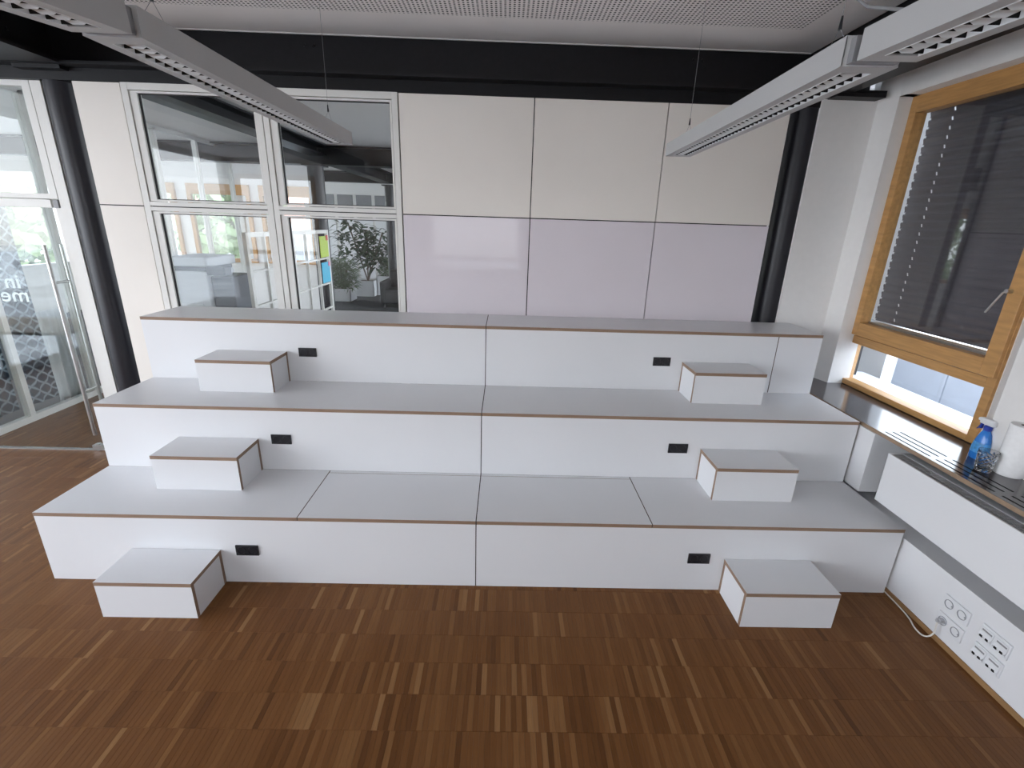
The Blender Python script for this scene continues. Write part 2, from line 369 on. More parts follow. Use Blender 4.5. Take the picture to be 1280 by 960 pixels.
# steel frame
def ibeam(name, kind, ctr, a0, a1, zb, zt, half, label, web=0.012, fl=0.018, group=None, bolts=()):
    t = thing(name, label, 'steel beam', (ctr if kind == 'y' else a0, a0 if kind == 'y' else ctr, zb), group)
    def B(nm, c0, c1, z0, z1):
        m = MB()
        if kind == 'y': m.box(c0, c1, a0, a1, z0, z1)
        else: m.box(a0, a1, c0, c1, z0, z1)
        return obj(nm, m, STEEL, t)
    B('bottom_flange', ctr - half, ctr + half, zb, zb + fl)
    B('web', ctr - web / 2, ctr + web / 2, zb + fl, zt - fl)
    B('top_flange', ctr - half, ctr + half, zt - fl, zt)
    if kind == 'y' and a1 == 3.50:
        m = MB(); m.box(ctr - web / 2, ctr + web / 2, a1, 3.692, zb + fl, zt - fl); obj('web_end', m, STEEL, t)
    for (p, z) in bolts:
        m = MB()
        if kind == 'x': m.cyl((p, ctr - web / 2 - 0.012, z), 0.011, 0.014, axis=1, n=6)
        else: m.cyl((ctr + web / 2 - 0.002, p, z), 0.011, 0.014, axis=0, n=6)
        obj('bolt', m, STEEL, t)
    return t
ibeam('steel_beam', 'x', 3.70, -5.9, 2.45, 2.79, 3.16, 0.185, 'black steel beam running along the top of the back wall', bolts=[(-1.36, 2.99), (-1.30, 2.99), (1.22, 2.99), (1.28, 2.99)])
ibeam('steel_beam', 'y', 2.02, -3.7, 3.50, 2.79, 3.16, 0.205, 'black steel beam running above the right window wall')
ibeam('steel_beam', 'y', -3.02, -3.7, 3.50, 2.79, 3.16, 0.185, 'black steel beam at upper left running towards the viewer', bolts=[(3.40, 2.93), (3.30, 2.93), (3.2, 2.93)])
# dark closing strip between beam and partition heads
m = MB(); m.box(-5.9, 2.50, 3.612, 3.69, ZP + 0.002, 2.80); struct('trim_1', m, STEEL)
def column(name, x, y, zt, label, r=0.1, zb=0.0, plate=True):
    t = thing(name, label, 'column', (x, y, zb))
    m = MB(); m.cyl((x, y, zb), r, zt - zb, n=40); obj('shaft', m, STEELC, t, smooth=True)
    if plate:
        m = MB(); m.box(x - 0.15, x + 0.15, y - 0.155, y + 0.155, zt, zt + 0.022); obj('cap_plate', m, STEEL, t)
    m = MB(); m.box(x - 0.13, x + 0.13, y - 0.13, y + 0.13, zb, zb + 0.004); obj('base_plate', m, STEEL, t)
    return t
column('steel_column', -3.02, 3.70, 2.768, 'round black steel column left of the white seating platform', r=0.088)
column('steel_column', 2.058, 3.715, 2.768, 'round black steel column at the right end of the back wall')
# bracket ends beyond the right column
t = thing('beam_bracket', 'short black steel bracket under the beam in the back right corner', 'bracket', (2.3, 3.55, 2.74))
m = MB(); m.box(2.12, 2.44, 3.50, 3.60, 2.765, 2.785); obj('flange_stub', m, STEEL, t)
m = MB(); m.box(2.12, 2.40, 3.54, 3.57, 2.785, 2.80); obj('web_stub', m, STEEL, t)

# back wall: black core with separate panels
m = MB(); m.box(-2.86, -2.556, YW + 0.022, 3.66, 0, ZP); m.box(-0.741, 1.885, YW + 0.022, 3.66, 0, ZP); m.box(2.11, 2.50, YW + 0.022, 3.66, 0, 2.80)
wall_back = struct('wall_back', m, BLACKG)
g = 0.0035
def panel(x0, x1, z0, z1, mm, label=None):
    m = MB(); m.box(x0 + g, x1 - g, YW, YW + 0.022, z0 + g, z1 - g)
    o = obj('wall_panel', m, mm, wall_back, bevel=0.0008)
    if label: o['label'] = label
px = [-0.741, 0.165, 1.0644, 1.893]
for a, b in zip(px, px[1:]):
    panel(a, b, ZM, ZP, WALLP); panel(a, b, 0.9, ZM, BOARD, 'glossy lilac-white lower wall panel')
panel(-2.862, -2.552, ZM, ZP, WALLP); panel(-2.862, -2.552, 0.02, ZM, WALLP)
m = MB(); m.box(2.088, 2.462, YW, YW + 0.02, 0.0, 2.80); o = obj('wall_panel', m, WALLW, wall_back)
# wall of the next room behind the panels
m = MB(); m.box(-0.70, 1.88, 3.665, 3.70, 0, 2.715); m.box(1.88, 2.6, 3.83, 3.86, 0, 2.9); struct('wall_next_room', m, WALLW)

# glazed interior partition
part = struct('window_2', loc=(-1.65, 3.62, 0))
yf0, yf1 = YW - 0.004, 3.665
def bar(nm, x0, x1, z0, z1, par, y0=yf0, y1=yf1, mm=FRAMEW, bev=0.0015):
    m = MB(); m.box(x0, x1, y0, y1, z0, z1); return obj(nm, m, mm, par, bevel=bev)
bar('post', -2.549, -2.506, 0, ZP, part); bar('post', -0.784, -0.745, 0, ZP, part)
bar('post', -1.690, -1.650, 0, ZP, part); bar('post', -1.645, -1.607, 0, ZP, part)
bar('dark_core', -1.660, -1.636, 0, ZP - 0.01, part, 3.62, 3.66, BLACKG)
bar('rail', -2.506, -1.690, ZP - 0.042, ZP, part); bar('rail', -1.607, -0.784, ZP - 0.042, ZP, part)
for (a, b) in ((-2.506, -1.690), (-1.607, -0.784)):
    bar('rail', a, b, ZM + 0.003, ZM + 0.030, part); bar('rail', a, b, ZM - 0.030, ZM - 0.003, part)
    bar('dark_core', a, b, ZM - 0.012, ZM + 0.012, part, 3.62, 3.66, BLACKG, 0)
    bar('rail', a, b, 0.0, 0.05, part)
    for (z0, z1) in ((ZM + 0.034, ZP - 0.046), (0.054, ZM - 0.034)):
        lw = 0.052 if a < -2 or True else 0.03
        sash = MB(); A, Bq = a + 0.004, b - 0.004
        rw = 0.004 if a < -2 else 0.004
        y0, y1 = YW + 0.004, 3.65
        sash.box(A, A + 0.045, y0, y1, z0, z1); sash.box(Bq - rw - 0.008, Bq, y0, y1, z0, z1)
        sash.box(A + 0.045, Bq - rw - 0.008, y0, y1, z1 - 0.012, z1); sash.box(A + 0.045, Bq - rw - 0.008, y0, y1, z0, z0 + 0.012)
        so = obj('sash', sash, FRAMEW, part, bevel=0.001)
        p = MB(); p.box(A + 0.045, Bq - rw - 0.008, 3.628, 3.634, z0 + 0.012, z1 - 0.012); obj('pane', p, GLASS, so)
        p = MB(); yy0, yy1 = 3.619, 3.636    # black gasket round the pane
        p.box(A + 0.045, A + 0.050, yy0, yy1, z0 + .012, z1 - .012); p.box(Bq - rw - 0.013, Bq - rw - 0.008, yy0, yy1, z0 + .012, z1 - .012)
        p.box(A + 0.045, Bq - rw - 0.008, yy0, yy1, z1 - .017, z1 - .012); p.box(A + 0.045, Bq - rw - 0.008, yy0, yy1, z0 + .012, z0 + .017)
        obj('gasket', p, BLACKG, so)

# glass entrance door and its fixed frame on the left
DY = 3.68
door = struct('door_1', loc=(-3.8, DY, 0))
def dbar(nm, x0, x1, z0, z1, y0=DY - 0.03, y1=DY + 0.03, mm=FRAMEW, par=None): return bar(nm, x0, x1, z0, z1, par or door, y0, y1, mm)
dbar('post', -3.178, -3.105, 0, 2.725); dbar('post', -3.235, -3.182, 1.985, 2.725)
dbar('post', -3.225, -3.182, 0, 1.975, DY - 0.02, DY + 0.02)
dbar('rail', -5.6, -3.235, 2.685, 2.725); dbar('rail', -5.6, -3.235, 1.985, 2.02)
dbar('rail', -5.6, -3.245, 1.925, 1.980, DY - 0.025, DY + 0.025)
dbar('hinge', -3.222, -3.186, 1.925, 1.980, DY - 0.035, DY + 0.035, GREYP)
o = dbar('pane', -5.6, -3.235, 2.02, 2.685, DY - 0.004, DY + 0.004, GLASSD)
leaf = dbar('door_leaf', -5.6, -3.24, 0.012, 1.925, DY - 0.005, DY + 0.005, GLASSD)
for yy in (3.612, 3.752):
    m = MB(); m.cyl((-3.335, yy, 0.17), 0.0135, 1.50, n=16); obj('door_handle', m, ALU, leaf, smooth=True)
for zz in (1.40, 0.55):
    m = MB(); m.cyl((-3.335, 3.612, zz), 0.009, 0.14, axis=1, n=12); obj('handle_bracket', m, ALU, leaf, smooth=True)
m = MB(); m.box(-5.6, -3.24, DY - 0.012, DY + 0.012, 0.0, 0.009); obj('threshold', m, ALU, door)
m = MB(); m.box(-3.43, -3.35, DY - 0.02, DY + 0.02, 0.009, 0.05); m.cyl((-3.39, DY, 0.0), 0.02, 0.06, n=16); obj('floor_pivot', m, ALU, leaf)
# frosted lettering, read from the other side
def text(body, x, z, size, y):
    cu = bpy.data.curves.new('lettering', 'FONT'); cu.body = body; cu.size = size; cu.extrude = 0.0006; cu.align_x = 'LEFT'; cu.offset = 0.0012
    o = bpy.data.objects.new('lettering', cu); C.objects.link(o); o.rotation_euler = (PI/2, 0, PI); o.location = (x, y, z)
    bpy.context.view_layer.update()
    me = bpy.data.meshes.new_from_object(o); me.transform(Matrix.Scale(1.15, 4, (1, 0, 0))); me.transform(o.matrix_world); me.transform(Matrix.Translation(-wloc(leaf)))
    bpy.data.objects.remove(o); me.materials.clear(); me.materials.append(FROST)
    n_ = bpy.data.objects.new('lettering', me); C.objects.link(n_); n_.parent = leaf; n_['label'] = 'frosted white lettering on the glass, seen mirrored'
text('me', -3.620, 1.240, 0.150, DY + 0.008)
text('in', -3.655, 1.342, 0.150, DY + 0.008)

# right wall with the window opening
WY0, WY1, WZ0, WZ1 = 2.22, 3.47, 0.83, 2.765
m = MB(); m.plate(0, XWALL, XWALL + 0.16, [-3.8, 3.47], [0, 3.08], [(WY0, 3.46, 0.80, WZ1)])
# splayed reveal and slanted pier at the corner
m.quad([(XWALL, 3.46, 0), (2.462, 3.605, 0), (2.462, 3.605, 3.08), (XWALL, 3.46, 3.08)])
m.quad([(XWALL, 3.46, WZ0), (2.63, 3.56, WZ0), (2.63, 3.56, WZ1), (XWALL, 3.46, WZ1)])
m.quad([(XWALL, 3.46, WZ1), (2.63, 3.56, WZ1), (2.63, 3.40, WZ1), (XWALL, 3.40, WZ1)])
m.box(2.64, 2.72, 3.55, 3.75, 0, 3.08)
m.quad([(XWALL, WY0, WZ0), (2.63, 2.365, WZ0), (2.63, 2.365, WZ1), (XWALL, WY0, WZ1)])
m.box(2.63, 2.70, 2.22, 2.372, 0.7, 3.08)
m.box(2.52, 2.66, 3.62, 3.75, 0, 3.08)
wall_right = struct('wall_right', m, WALLW)
# lower wall casings
m = MB(); m.box(2.20, 2.50, -3.8, 3.59, 0.028, 0.362); o = obj('lower_casing', m, LAM, wall_right, bevel=0.002)
m = MB(); m.box(2.20, 2.50, 2.545, 3.59, 0.42, 0.808); o = obj('pier_casing', m, LAM, wall_right, bevel=0.002)
m = MB(); m.box(2.196, 2.208, -3.8, 2.3, 0.0, 0.028); struct('baseboard_right', m, TRIM)
m = MB(); m.box(2.208, 2.5, -3.8, 2.6, -0.005, 0.028); obj('plinth', m, BLACKG, wall_right)

# window sill board with slots
m = MB()
holes = []
y = 2.53
while y > -2.5:
    for xx in (2.237, 2.281, 2.325): holes.append((xx, xx + 0.011, y - 0.312, y))
    y -= 0.347
m.plate(2, 0.808, 0.830, [2.212, 2.64], [-3.7, 3.60], holes, 0, 1)
sill = obj('window_sill', m, [SILL, DARKM]); tag(sill, 'dark brown window sill board with ventilation slots along the right wall', 'window sill')
m = MB(); m.box(2.2085, 2.2120, -3.7, 3.59, 0.808, 0.8295); obj('edge_band', m, SILLE, sill)
m = MB(); m.box(2.222, 2.40, -3.0, 2.54, 0.801, 0.807); obj('slot_backing', m, DARKM, sill)

# convector cover under the sill
cov = thing('radiator_cover', 'white convector cover with black top grille under the window sill', 'radiator', (2.17, 1.0, 0.5))
m = MB(); X0, X1, ZT = 2.132, 2.40, 0.782
m.plate(2, ZT - 0.004, ZT, [X0, X1], [-2.6, 2.345], [(X0 + 0.008, X0 + 0.075, -2.5, 2.335)])
m.box(X0, X0 + 0.003, -2.6, 2.345, 0.497, ZT - 0.004); m.box(X0, X1, 2.342, 2.345, 0.497, ZT - 0.004); m.box(X0, X1, -2.6, 2.345, 0.494, 0.497)
obj('body', m, LAM, cov)
m = MB(); m.box(X0 + 0.006, X0 + 0.078, -2.52, 2.337, ZT - 0.03, ZT - 0.026); obj('grille_tray', m, DARKM, cov)
for k in range(7):
    xx = X0 + 0.010 + k * 0.0096
    m = MB(); m.box(xx, xx + 0.0028, -2.5, 2.334, ZT - 0.0024, ZT - 0.0008); obj('grille_slat', m, GRILL, cov)
m = MB()
y = 2.32
while y > 0: m.box(X0 + 0.009, X0 + 0.074, y, y + 0.003, ZT - 0.0028, ZT - 0.0014); y -= 0.022
o = obj('grille_crossbars', m, GRILL, cov); o['kind'] = 'stuff'

# timber window
win = struct('window_1', loc=(2.65, 2.96, 0.83))
FX = 2.61
def wbar(nm, y0, y1, z0, z1, x0=FX, x1=2.70, par=None, mm=None, bev=0.003):
    m = MB(); m.box(x0, x1, y0, y1, z0, z1); return obj(nm, m, mm or (WOODT if (y1 - y0) > (z1 - z0) else WOODW), par or win, bevel=bev)
wbar('frame_stile', 3.475, 3.56, 0.834, 2.775); wbar('frame_stile', 2.37, 2.42, 0.834, 2.775)
wbar('frame_rail', 2.42, 3.475, 0.834, 0.872); wbar('frame_rail', 2.42, 3.475, 1.150, 1.208); wbar('frame_rail', 2.42, 3.475, 2.72, 2.775)
sash = struct('window_sash', MB(), WOODW, win) if False else None
sm = MB()
sx0, sx1 = 2.588, 2.665
sash = bpy.data.objects.new('window_sash', None); C.objects.link(sash); sash.parent = win; sash.location = (0, 0, 0)
def sbar(nm, y0, y1, z0, z1, mm=None): return wbar(nm, y0, y1, z0, z1, sx0, sx1, sash, mm)
sbar('stile', 3.405, 3.522, 1.216, 2.768); sbar('stile', 2.372, 2.452, 1.216, 2.768)
sbar('rail', 2.452, 3.405, 1.216, 1.308); sbar('rail', 2.452, 3.405, 2.664, 2.768)
m = MB(); m.box(2.640, 2.646, 2.45, 3.407, 1.306, 2.666); obj('pane', m, GLASSW, sash)
m = MB(); m.box(2.650, 2.656, 2.41, 3.477, 0.87, 1.152); obj('lower_pane', m, GLASSW, win)
# sash hinges, alu bead, handle
for zz in (2.70, 1.265):
    m = MB(); m.cyl((2.596, 3.530, zz - 0.035), 0.006, 0.07, n=10); obj('hinge', m, ALU, sash)
m = MB(); m.box(2.647, 2.664, 2.455, 3.40, 1.308, 1.322); obj('glazing_bead', m, ALU, sash)
m = MB(); m.cyl((2.560, 2.435, 1.665), 0.011, 0.03, axis=0, n=14); m.tube([(2.563, 2.435, 1.665), (2.556, 2.445, 1.655), (2.556, 2.50, 1.545)], 0.005, n=8)
obj('window_handle', m, ALU, sash, smooth=True)

# exterior blind
bl = thing('exterior_blind', 'lowered dark grey slatted blind outside the timber window', 'blind', (2.79, 2.9, 1.3))
BX = 2.785; PIT = 0.0535
hole_y = [3.345, 2.50]
sl = MB(); prof = []
for k in range(7):       # shallow S profile, nearly closed
    t_ = k / 6.0; zz = 0.060 * (t_ - 0.5); prof.append((0.006 * math.sin(2 * PI * t_) + 0.012 * (t_ - 0.5) * 1.0, zz))
ycuts = [2.30] + sorted([h + d for h in hole_y for d in (-0.006, 0.006)]) + [3.512, 3.528]
for k in range(6):
    for a, b in zip(ycuts, ycuts[1:]):
        if k in (2, 3) and any(abs((a + b) / 2 - h) < 0.004 for h in hole_y): continue
        if b > 3.52 and k in (0, 5): continue
        for off in (0, 0.0012):
            sl.quad([(prof[k][0] + off, a, prof[k][1]), (prof[k][0] + off, b, prof[k][1]), (prof[k + 1][0] + off, b, prof[k + 1][1]), (prof[k + 1][0] + off, a, prof[k + 1][1])])
sl_me = sl.mesh('blind_slat', SLATM)
zz = 1.345; first = True
while zz < 2.83:
    o = bpy.data.objects.new('blind_slat', sl_me); C.objects.link(o); o.parent = bl; o.location = (BX - 2.79, -2.9, zz - 1.3); zz += PIT
m = MB(); m.box(BX - 0.02, BX + 0.02, 3.588, 3.61, 0.86, 2.9); obj('guide_rail', m, STEEL, bl)
m = MB(); m.box(BX - 0.02, BX + 0.02, 2.26, 2.29, 0.86, 2.9); obj('guide_rail', m, STEEL, bl)
m = MB(); m.box(BX - 0.02, BX + 0.02, 2.30, 3.585, 1.285, 1.310); obj('bottom_rail', m, ALU, bl)
m = MB(); m.box(BX - 0.09, BX + 0.09, 2.2, 3.7, 2.83, 2.97); obj('head_box', m, STEEL, bl)

# outside right: sill, terrace, parapet
m = MB(); m.box(2.70, 2.98, 2.0, 3.75, 0.83, 0.842); m.box(2.70, 2.74, 3.62, 3.75, 0.3, 3.1); tag(obj('outer_sill', m, mat('outer_sill_metal', (0.75, 0.76, 0.78), 0.35)), 'light metal outer sill behind the lower window pane', 'window sill')
m = MB(); m.box(2.72, 6.2, -6, 9, 0.20, 0.30); struct('terrace_floor', m, TERR)
pw = thing('parapet_wall', 'pale rendered parapet wall outside the lower window pane', 'wall', (4.2, 3, 0.3))
y = -2.0
while y < 8.0:
    m = MB(); m.box(4.2, 4.32, y + 0.006, y + 1.244, 0.30, 1.36); obj('wall_slab', m, STUCCO, pw, bevel=0.004); y += 1.25
m = MB(); m.box(3.2, 4.2, 5.6, 5.72, 0.30, 1.36); obj('return_slab', m, STUCCO, pw)

# left and rear shells with window openings (behind the camera)
m = MB(); m.plate(1, -3.85, -3.75, [-6.1, 2.7], [0, 3.1], [(-5.8, -4.1, 0.85, 2.75), (-1.7, 0.35, 0.85, 2.75)])
struct('wall_rear', m, WALLW)
m = MB(); m.plate(0, -6.05, -5.95, [-3.8, 3.72], [0, 3.1], [(-3.6, -1.6, 0.1, 2.95), (-1.5, 0.6, 0.1, 2.95), (0.7, 2.9, 0.1, 2.95)])
struct('wall_left', m, WALLW)
def rear_window(x0, x1, n):
    r = struct('window_%d' % n, loc=((x0 + x1) / 2, -3.78, 0.85))
    for b in ((x0, x0 + 0.09, 0.85, 2.75), (x1 - 0.09, x1, 0.85, 2.75), (x0, x1, 0.85, 0.94), (x0, x1, 2.66, 2.75), (x0, x1, 1.12, 1.20)):
        m = MB(); m.box(b[0], b[1], -3.82, -3.74, b[2], b[3]); obj('frame_bar', m, WOODW, r)
for i, (a, b) in enumerate(((-5.8, -4.1), (-1.7, 0.35))): rear_window(a, b, 3 + i)

# ================================================================== SEATING PLATFORM
T = 0.0205
def white_board(nm, b, axis, par, label=None):
    m = MB(); m.box(*b, white_axis=axis); o = obj(nm, m, [LAM, PLY], par)
    if label: o['label'] = label
    return o
SOCK = {}
def double_socket(xc, yface, zc, par):
    """black double socket on a front panel"""
    if 'me' not in SOCK:
        m = MB(); m.box(-0.0595, 0.0595, -0.008, 0.0, -0.0305, 0.0305); SOCK['me'] = m.mesh('double_socket', BLACKP)
        m = MB(); m.lathe((0, 0, 0), [(0.0235, 0.0), (0.0235, 0.003), (0.0195, 0.003), (0.0185, -0.004), (0.0001, -0.004)], n=24)
        m.v = [(v[0], -v[2] - 0.008, v[1]) for v in m.v]
        m.box(-0.0035, 0.0035, -0.0055, -0.004, -0.0185, 0.0185)
        m.cyl((-0.0085, -0.0062, 0), 0.0026, 0.003, axis=1, n=8, mi=1); m.cyl((0.0085, -0.0062, 0), 0.0026, 0.003, axis=1, n=8, mi=1)
        SOCK['ins'] = m.mesh('socket_insert', [BLACKP, DARKM], smooth=True)
    o = bpy.data.objects.new('double_socket', SOCK['me']); C.objects.link(o); o.parent = par
    o.location = Vector((xc, yface, zc)) - wloc(par); o['label'] = 'black double power socket'
    for dx in (-0.028, 0.028):
        i_ = bpy.data.objects.new('socket_insert', SOCK['ins']); C.objects.link(i_); i_.parent = o; i_.location = (dx, 0, 0)
JG = 0.0027
tiers = [(Y1, Y2, 0.0, H1, 'bottom', 'lowest'), (Y2, Y3, H1, H2, 'middle', 'middle'), (Y3, YW - 0.001, H2, H3, 'top', 'highest')]
socks = {('bottom', 0): -1.348, ('bottom', 1): 1.096, ('middle', 0): -1.340, ('middle', 1): 1.094, ('top', 0): -1.338, ('top', 1): 1.097}
sockz = {'bottom': 0.212, 'middle': 0.629, 'top': 1.042}
for (ya, yb, za, zb, nm, word) in tiers:
    for side, (x0, x1) in enumerate(((XL, XC - JG), (XC + JG, XR))):
        zbase = 0.0
        lab = '%s tier of the white seating platform, %s half' % (word, ('left', 'right')[side])
        t = thing('seating_platform', lab, 'seating platform', ((x0 + x1) / 2, ya, za), 'white seating platform units')
        # top board(s)
        if nm == 'bottom':
            if side == 0:
                white_board('top_board', (x0, -1.063 - JG, ya, yb, zb - T, zb), 2, t)
                white_board('lid', (-1.063 + JG, x1, ya, yb - 0.028, zb - T, zb), 2, t)
                white_board('back_strip', (-1.063 + JG, x1, yb - 0.0245, yb, zb - T, zb), 2, t)
            else:
                white_board('top_board', (0.816 + JG, x1, ya, yb, zb - T, zb), 2, t)
                white_board('lid', (x0, 0.816 - JG, ya, yb - 0.028, zb - T, zb), 2, t)
                white_board('back_strip', (x0, 0.816 - JG, yb - 0.0245, yb, zb - T, zb), 2, t)
        else:
            white_board('top_board', (x0, x1, ya, yb, zb - T, zb), 2, t)
        # front
        if nm == 'top' and side == 1:
            white_board('front_panel', (x0, 1.882 - JG, ya + 0.001, ya + T, za + 0.0004, zb - T - 0.0004), 1, t)
            white_board('front_panel', (1.882 + JG, x1 - 0.001, ya + 0.001, ya + T, za + 0.0004, zb - T - 0.0004), 1, t)
        else:
            white_board('front_panel', (x0 + (0.001 if side == 0 else 0), x1 - (0.001 if side else 0), ya + 0.001, ya + T, za + 0.0004, zb - T - 0.0004), 1, t)
        xe = x0 + 0.001 if side == 0 else x1 - T
        white_board('side_panel', (xe, xe + T - 0.001, ya + T + 0.0004, yb - 0.0, za if nm == 'bottom' else za + 0.0004, zb - T - 0.0004), 0, t)
        # inner dark backing at the joint
        m = MB(); xi = x1 - 0.02 if side == 0 else x0; m.box(xi, xi + 0.02, ya + T, yb, za + 0.001, zb - T - 0.0005); obj('divider', m, BLACKG, t)
        if nm == 'bottom':
            jx = -1.063 if side == 0 else 0.816
            m = MB(); m.box(jx - 0.02, jx + 0.02, ya + T, yb - 0.001, zb - T - 0.02, zb - T - 0.0008); obj('joint_shade_backing', m, BLACKG, t)
            m = MB(); a, b = (jx, x1 - 0.02) if side == 0 else (x0 + 0.02, jx); m.box(a + 0.02, b - 0.02, yb - 0.045, yb - 0.010, zb - T - 0.02, zb - T - 0.0008); obj('joint_shade_backing', m, BLACKG, t)
        if nm == 'top' and side == 1:
            m = MB(); m.box(1.862, 1.902, ya + T + .0005, ya + T + 0.02, za + 0.001, zb - T - 0.001); obj('divider', m, BLACKG, t)
        def joint_shade(x0_, x1_, y0_, y1_, z0_, z1_):       # black strip standing in for the shade inside the joint
            m = MB(); m.box(x0_ + .0002, x1_ - .0002, y0_, y1_, z0_, z1_); obj('joint_shade_strip', m, BLACKG, t)
        if side == 0: joint_shade(XC - JG, XC + JG, ya + .004, yb - .001, za + .001, zb - .0025)
        if nm == 'bottom':
            joint_shade(jx - JG, jx + JG, ya + .004, yb - .001, zb - T - .0006, zb - .0025)
            a, b = (jx + JG, x1) if side == 0 else (x0, jx - JG)
            joint_shade(a, b, yb - .0278, yb - .0247, zb - T - .0006, zb - .0025)
        if nm == 'top' and side == 1: joint_shade(1.882 - JG, 1.882 + JG, ya + .004, ya + T, za + .001, zb - T - .001)
        double_socket(socks[(nm, side)], ya + 0.001, sockz[nm], t)

# step boxes
def step_box(x0, x1, yf, yb, zb, label):
    bh = 0.2102
    t = thing('step_box', label, 'step box', ((x0 + x1) / 2, yf, zb), 'white step boxes on the seating platform')
    yb -= 0.001; zb += 0.0004
    white_board('top_board', (x0, x1, yf, yb, zb + bh - T, zb + bh), 2, t)
    white_board('front_panel', (x0 + .0008, x1 - .0008, yf + 0.0008, yf + T, zb, zb + bh - T - 0.0003), 1, t)
    white_board('side_panel', (x0 + .0008, x0 + T, yf + T + .0003, yb - T, zb, zb + bh - T - 0.0003), 0, t)
    white_board('side_panel', (x1 - T, x1 - .0008, yf + T + .0003, yb - T, zb, zb + bh - T - 0.0003), 0, t)
    white_board('back_panel', (x0 + .0008, x1 - .0008, yb - T + .0003, yb, zb, zb + bh - T - 0.0003), 1, t)
step_box(-1.9592, -1.4913, Y1 - 0.2583, Y1, 0, 'white step box standing on the floor at the left')
step_box(1.2381, 1.7141, Y1 - 0.2583, Y1, 0, 'white step box standing on the floor at the right')
step_box(-1.9579, -1.4783, Y2 - 0.2535, Y2, H1, 'white step box on the lowest tier at the left')
step_box(1.2369, 1.7070, Y2 - 0.2535, Y2, H1, 'white step box on the lowest tier at the right')
step_box(-1.9473, -1.4779, Y3 - 0.2548, Y3, H2, 'white step box on the middle tier at the left')
step_box(1.2412, 1.7057, Y3 - 0.2548, Y3, H2, 'white step box on the middle tier at the right')

# ================================================================== PENDANT LIGHTS
LW, LH, LL = 0.136, 0.062, 1.60
def lamp_meshes():
    d = {}
    m = MB(); h = LW / 2; op = 0.036
    # housing: two sides, top, bottom flanges (opening in the middle); local origin: bottom centre of the far end, body runs to -y
    m.box(-h, -h + 0.003, -LL, 0, 0.003, LH); m.box(h - 0.003, h, -LL, 0, 0.003, LH); m.box(-h, h, -LL, 0, LH, LH + 0.002)
    m.plate(2, 0.0, 0.003, [-h, h], [-LL, 0], [(-op, op, -LL + 0.05, -0.05)])
    d['housing'] = m.mesh('housing', LAMP)
    m = MB(); m.box(-h, h, -0.003, 0.0, 0.003, LH); d['end_cap'] = m.mesh('end_cap', LAMP)
    m = MB()
    for s_ in (-1, 1):
        pts = [(s_ * op, 0.001), (s_ * (op - 0.003), 0.012), (s_ * (op - 0.010), 0.024)]
        for (a, b) in zip(pts, pts[1:]): m.quad([(a[0], -LL + 0.05, a[1]), (a[0], -0.05, a[1]), (b[0], -0.05, b[1]), (b[0], -LL + 0.05, b[1])])
        m.box(s_ * op - 0.0012, s_ * op + 0.0012, -LL + 0.05, -0.05, -0.0012, 0.001)
    d['reflector'] = m.mesh('reflector', LOUV)
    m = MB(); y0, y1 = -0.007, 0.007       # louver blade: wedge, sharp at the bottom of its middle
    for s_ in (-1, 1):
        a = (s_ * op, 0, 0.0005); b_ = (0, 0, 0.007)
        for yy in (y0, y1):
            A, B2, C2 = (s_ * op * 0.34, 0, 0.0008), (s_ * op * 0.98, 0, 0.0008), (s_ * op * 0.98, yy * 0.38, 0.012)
            m.quad([(0, 0, 0.0008), A, C2, (s_ * op * 0.98, yy, 0.030), (0, yy, 0.030)]); m.quad([A, B2, C2], 1)   # corner triangle coloured dark for the mirrored black beams
    d['louver_blade'] = m.mesh('louver_blade', [LOUV, DARKM])
    m = MB(); m.cyl((0, -LL + 0.06, 0.046), 0.008, LL - 0.12, axis=1, n=12); d['lamp_tube'] = m.mesh('lamp_tube', TUBE, smooth=True)
    m = MB(); m.box(-op - .008, -op - .006, -LL + .05, -.05, .004, .056); m.box(op + .006, op + .008, -LL + .05, -.05, .004, .056); m.quad([(-op - .01, -LL + .04, .058), (op + .01, -LL + .04, .058), (op + .01, -.04, .058), (-op - .01, -.04, .058)]); d['tray'] = m.mesh('tray', mat('lamp_tray_shade', (0.015, 0.015, 0.015), 0.7))  # tray and side liners coloured near-black as the unlit inside of the housing
    m = MB(); m.box(-h + 0.012, h - 0.012, -LL - 0.022, -LL, 0.004, LH - 0.004); d['connector'] = m.mesh('connector', GREYP)
    return d
LM = lamp_meshes()
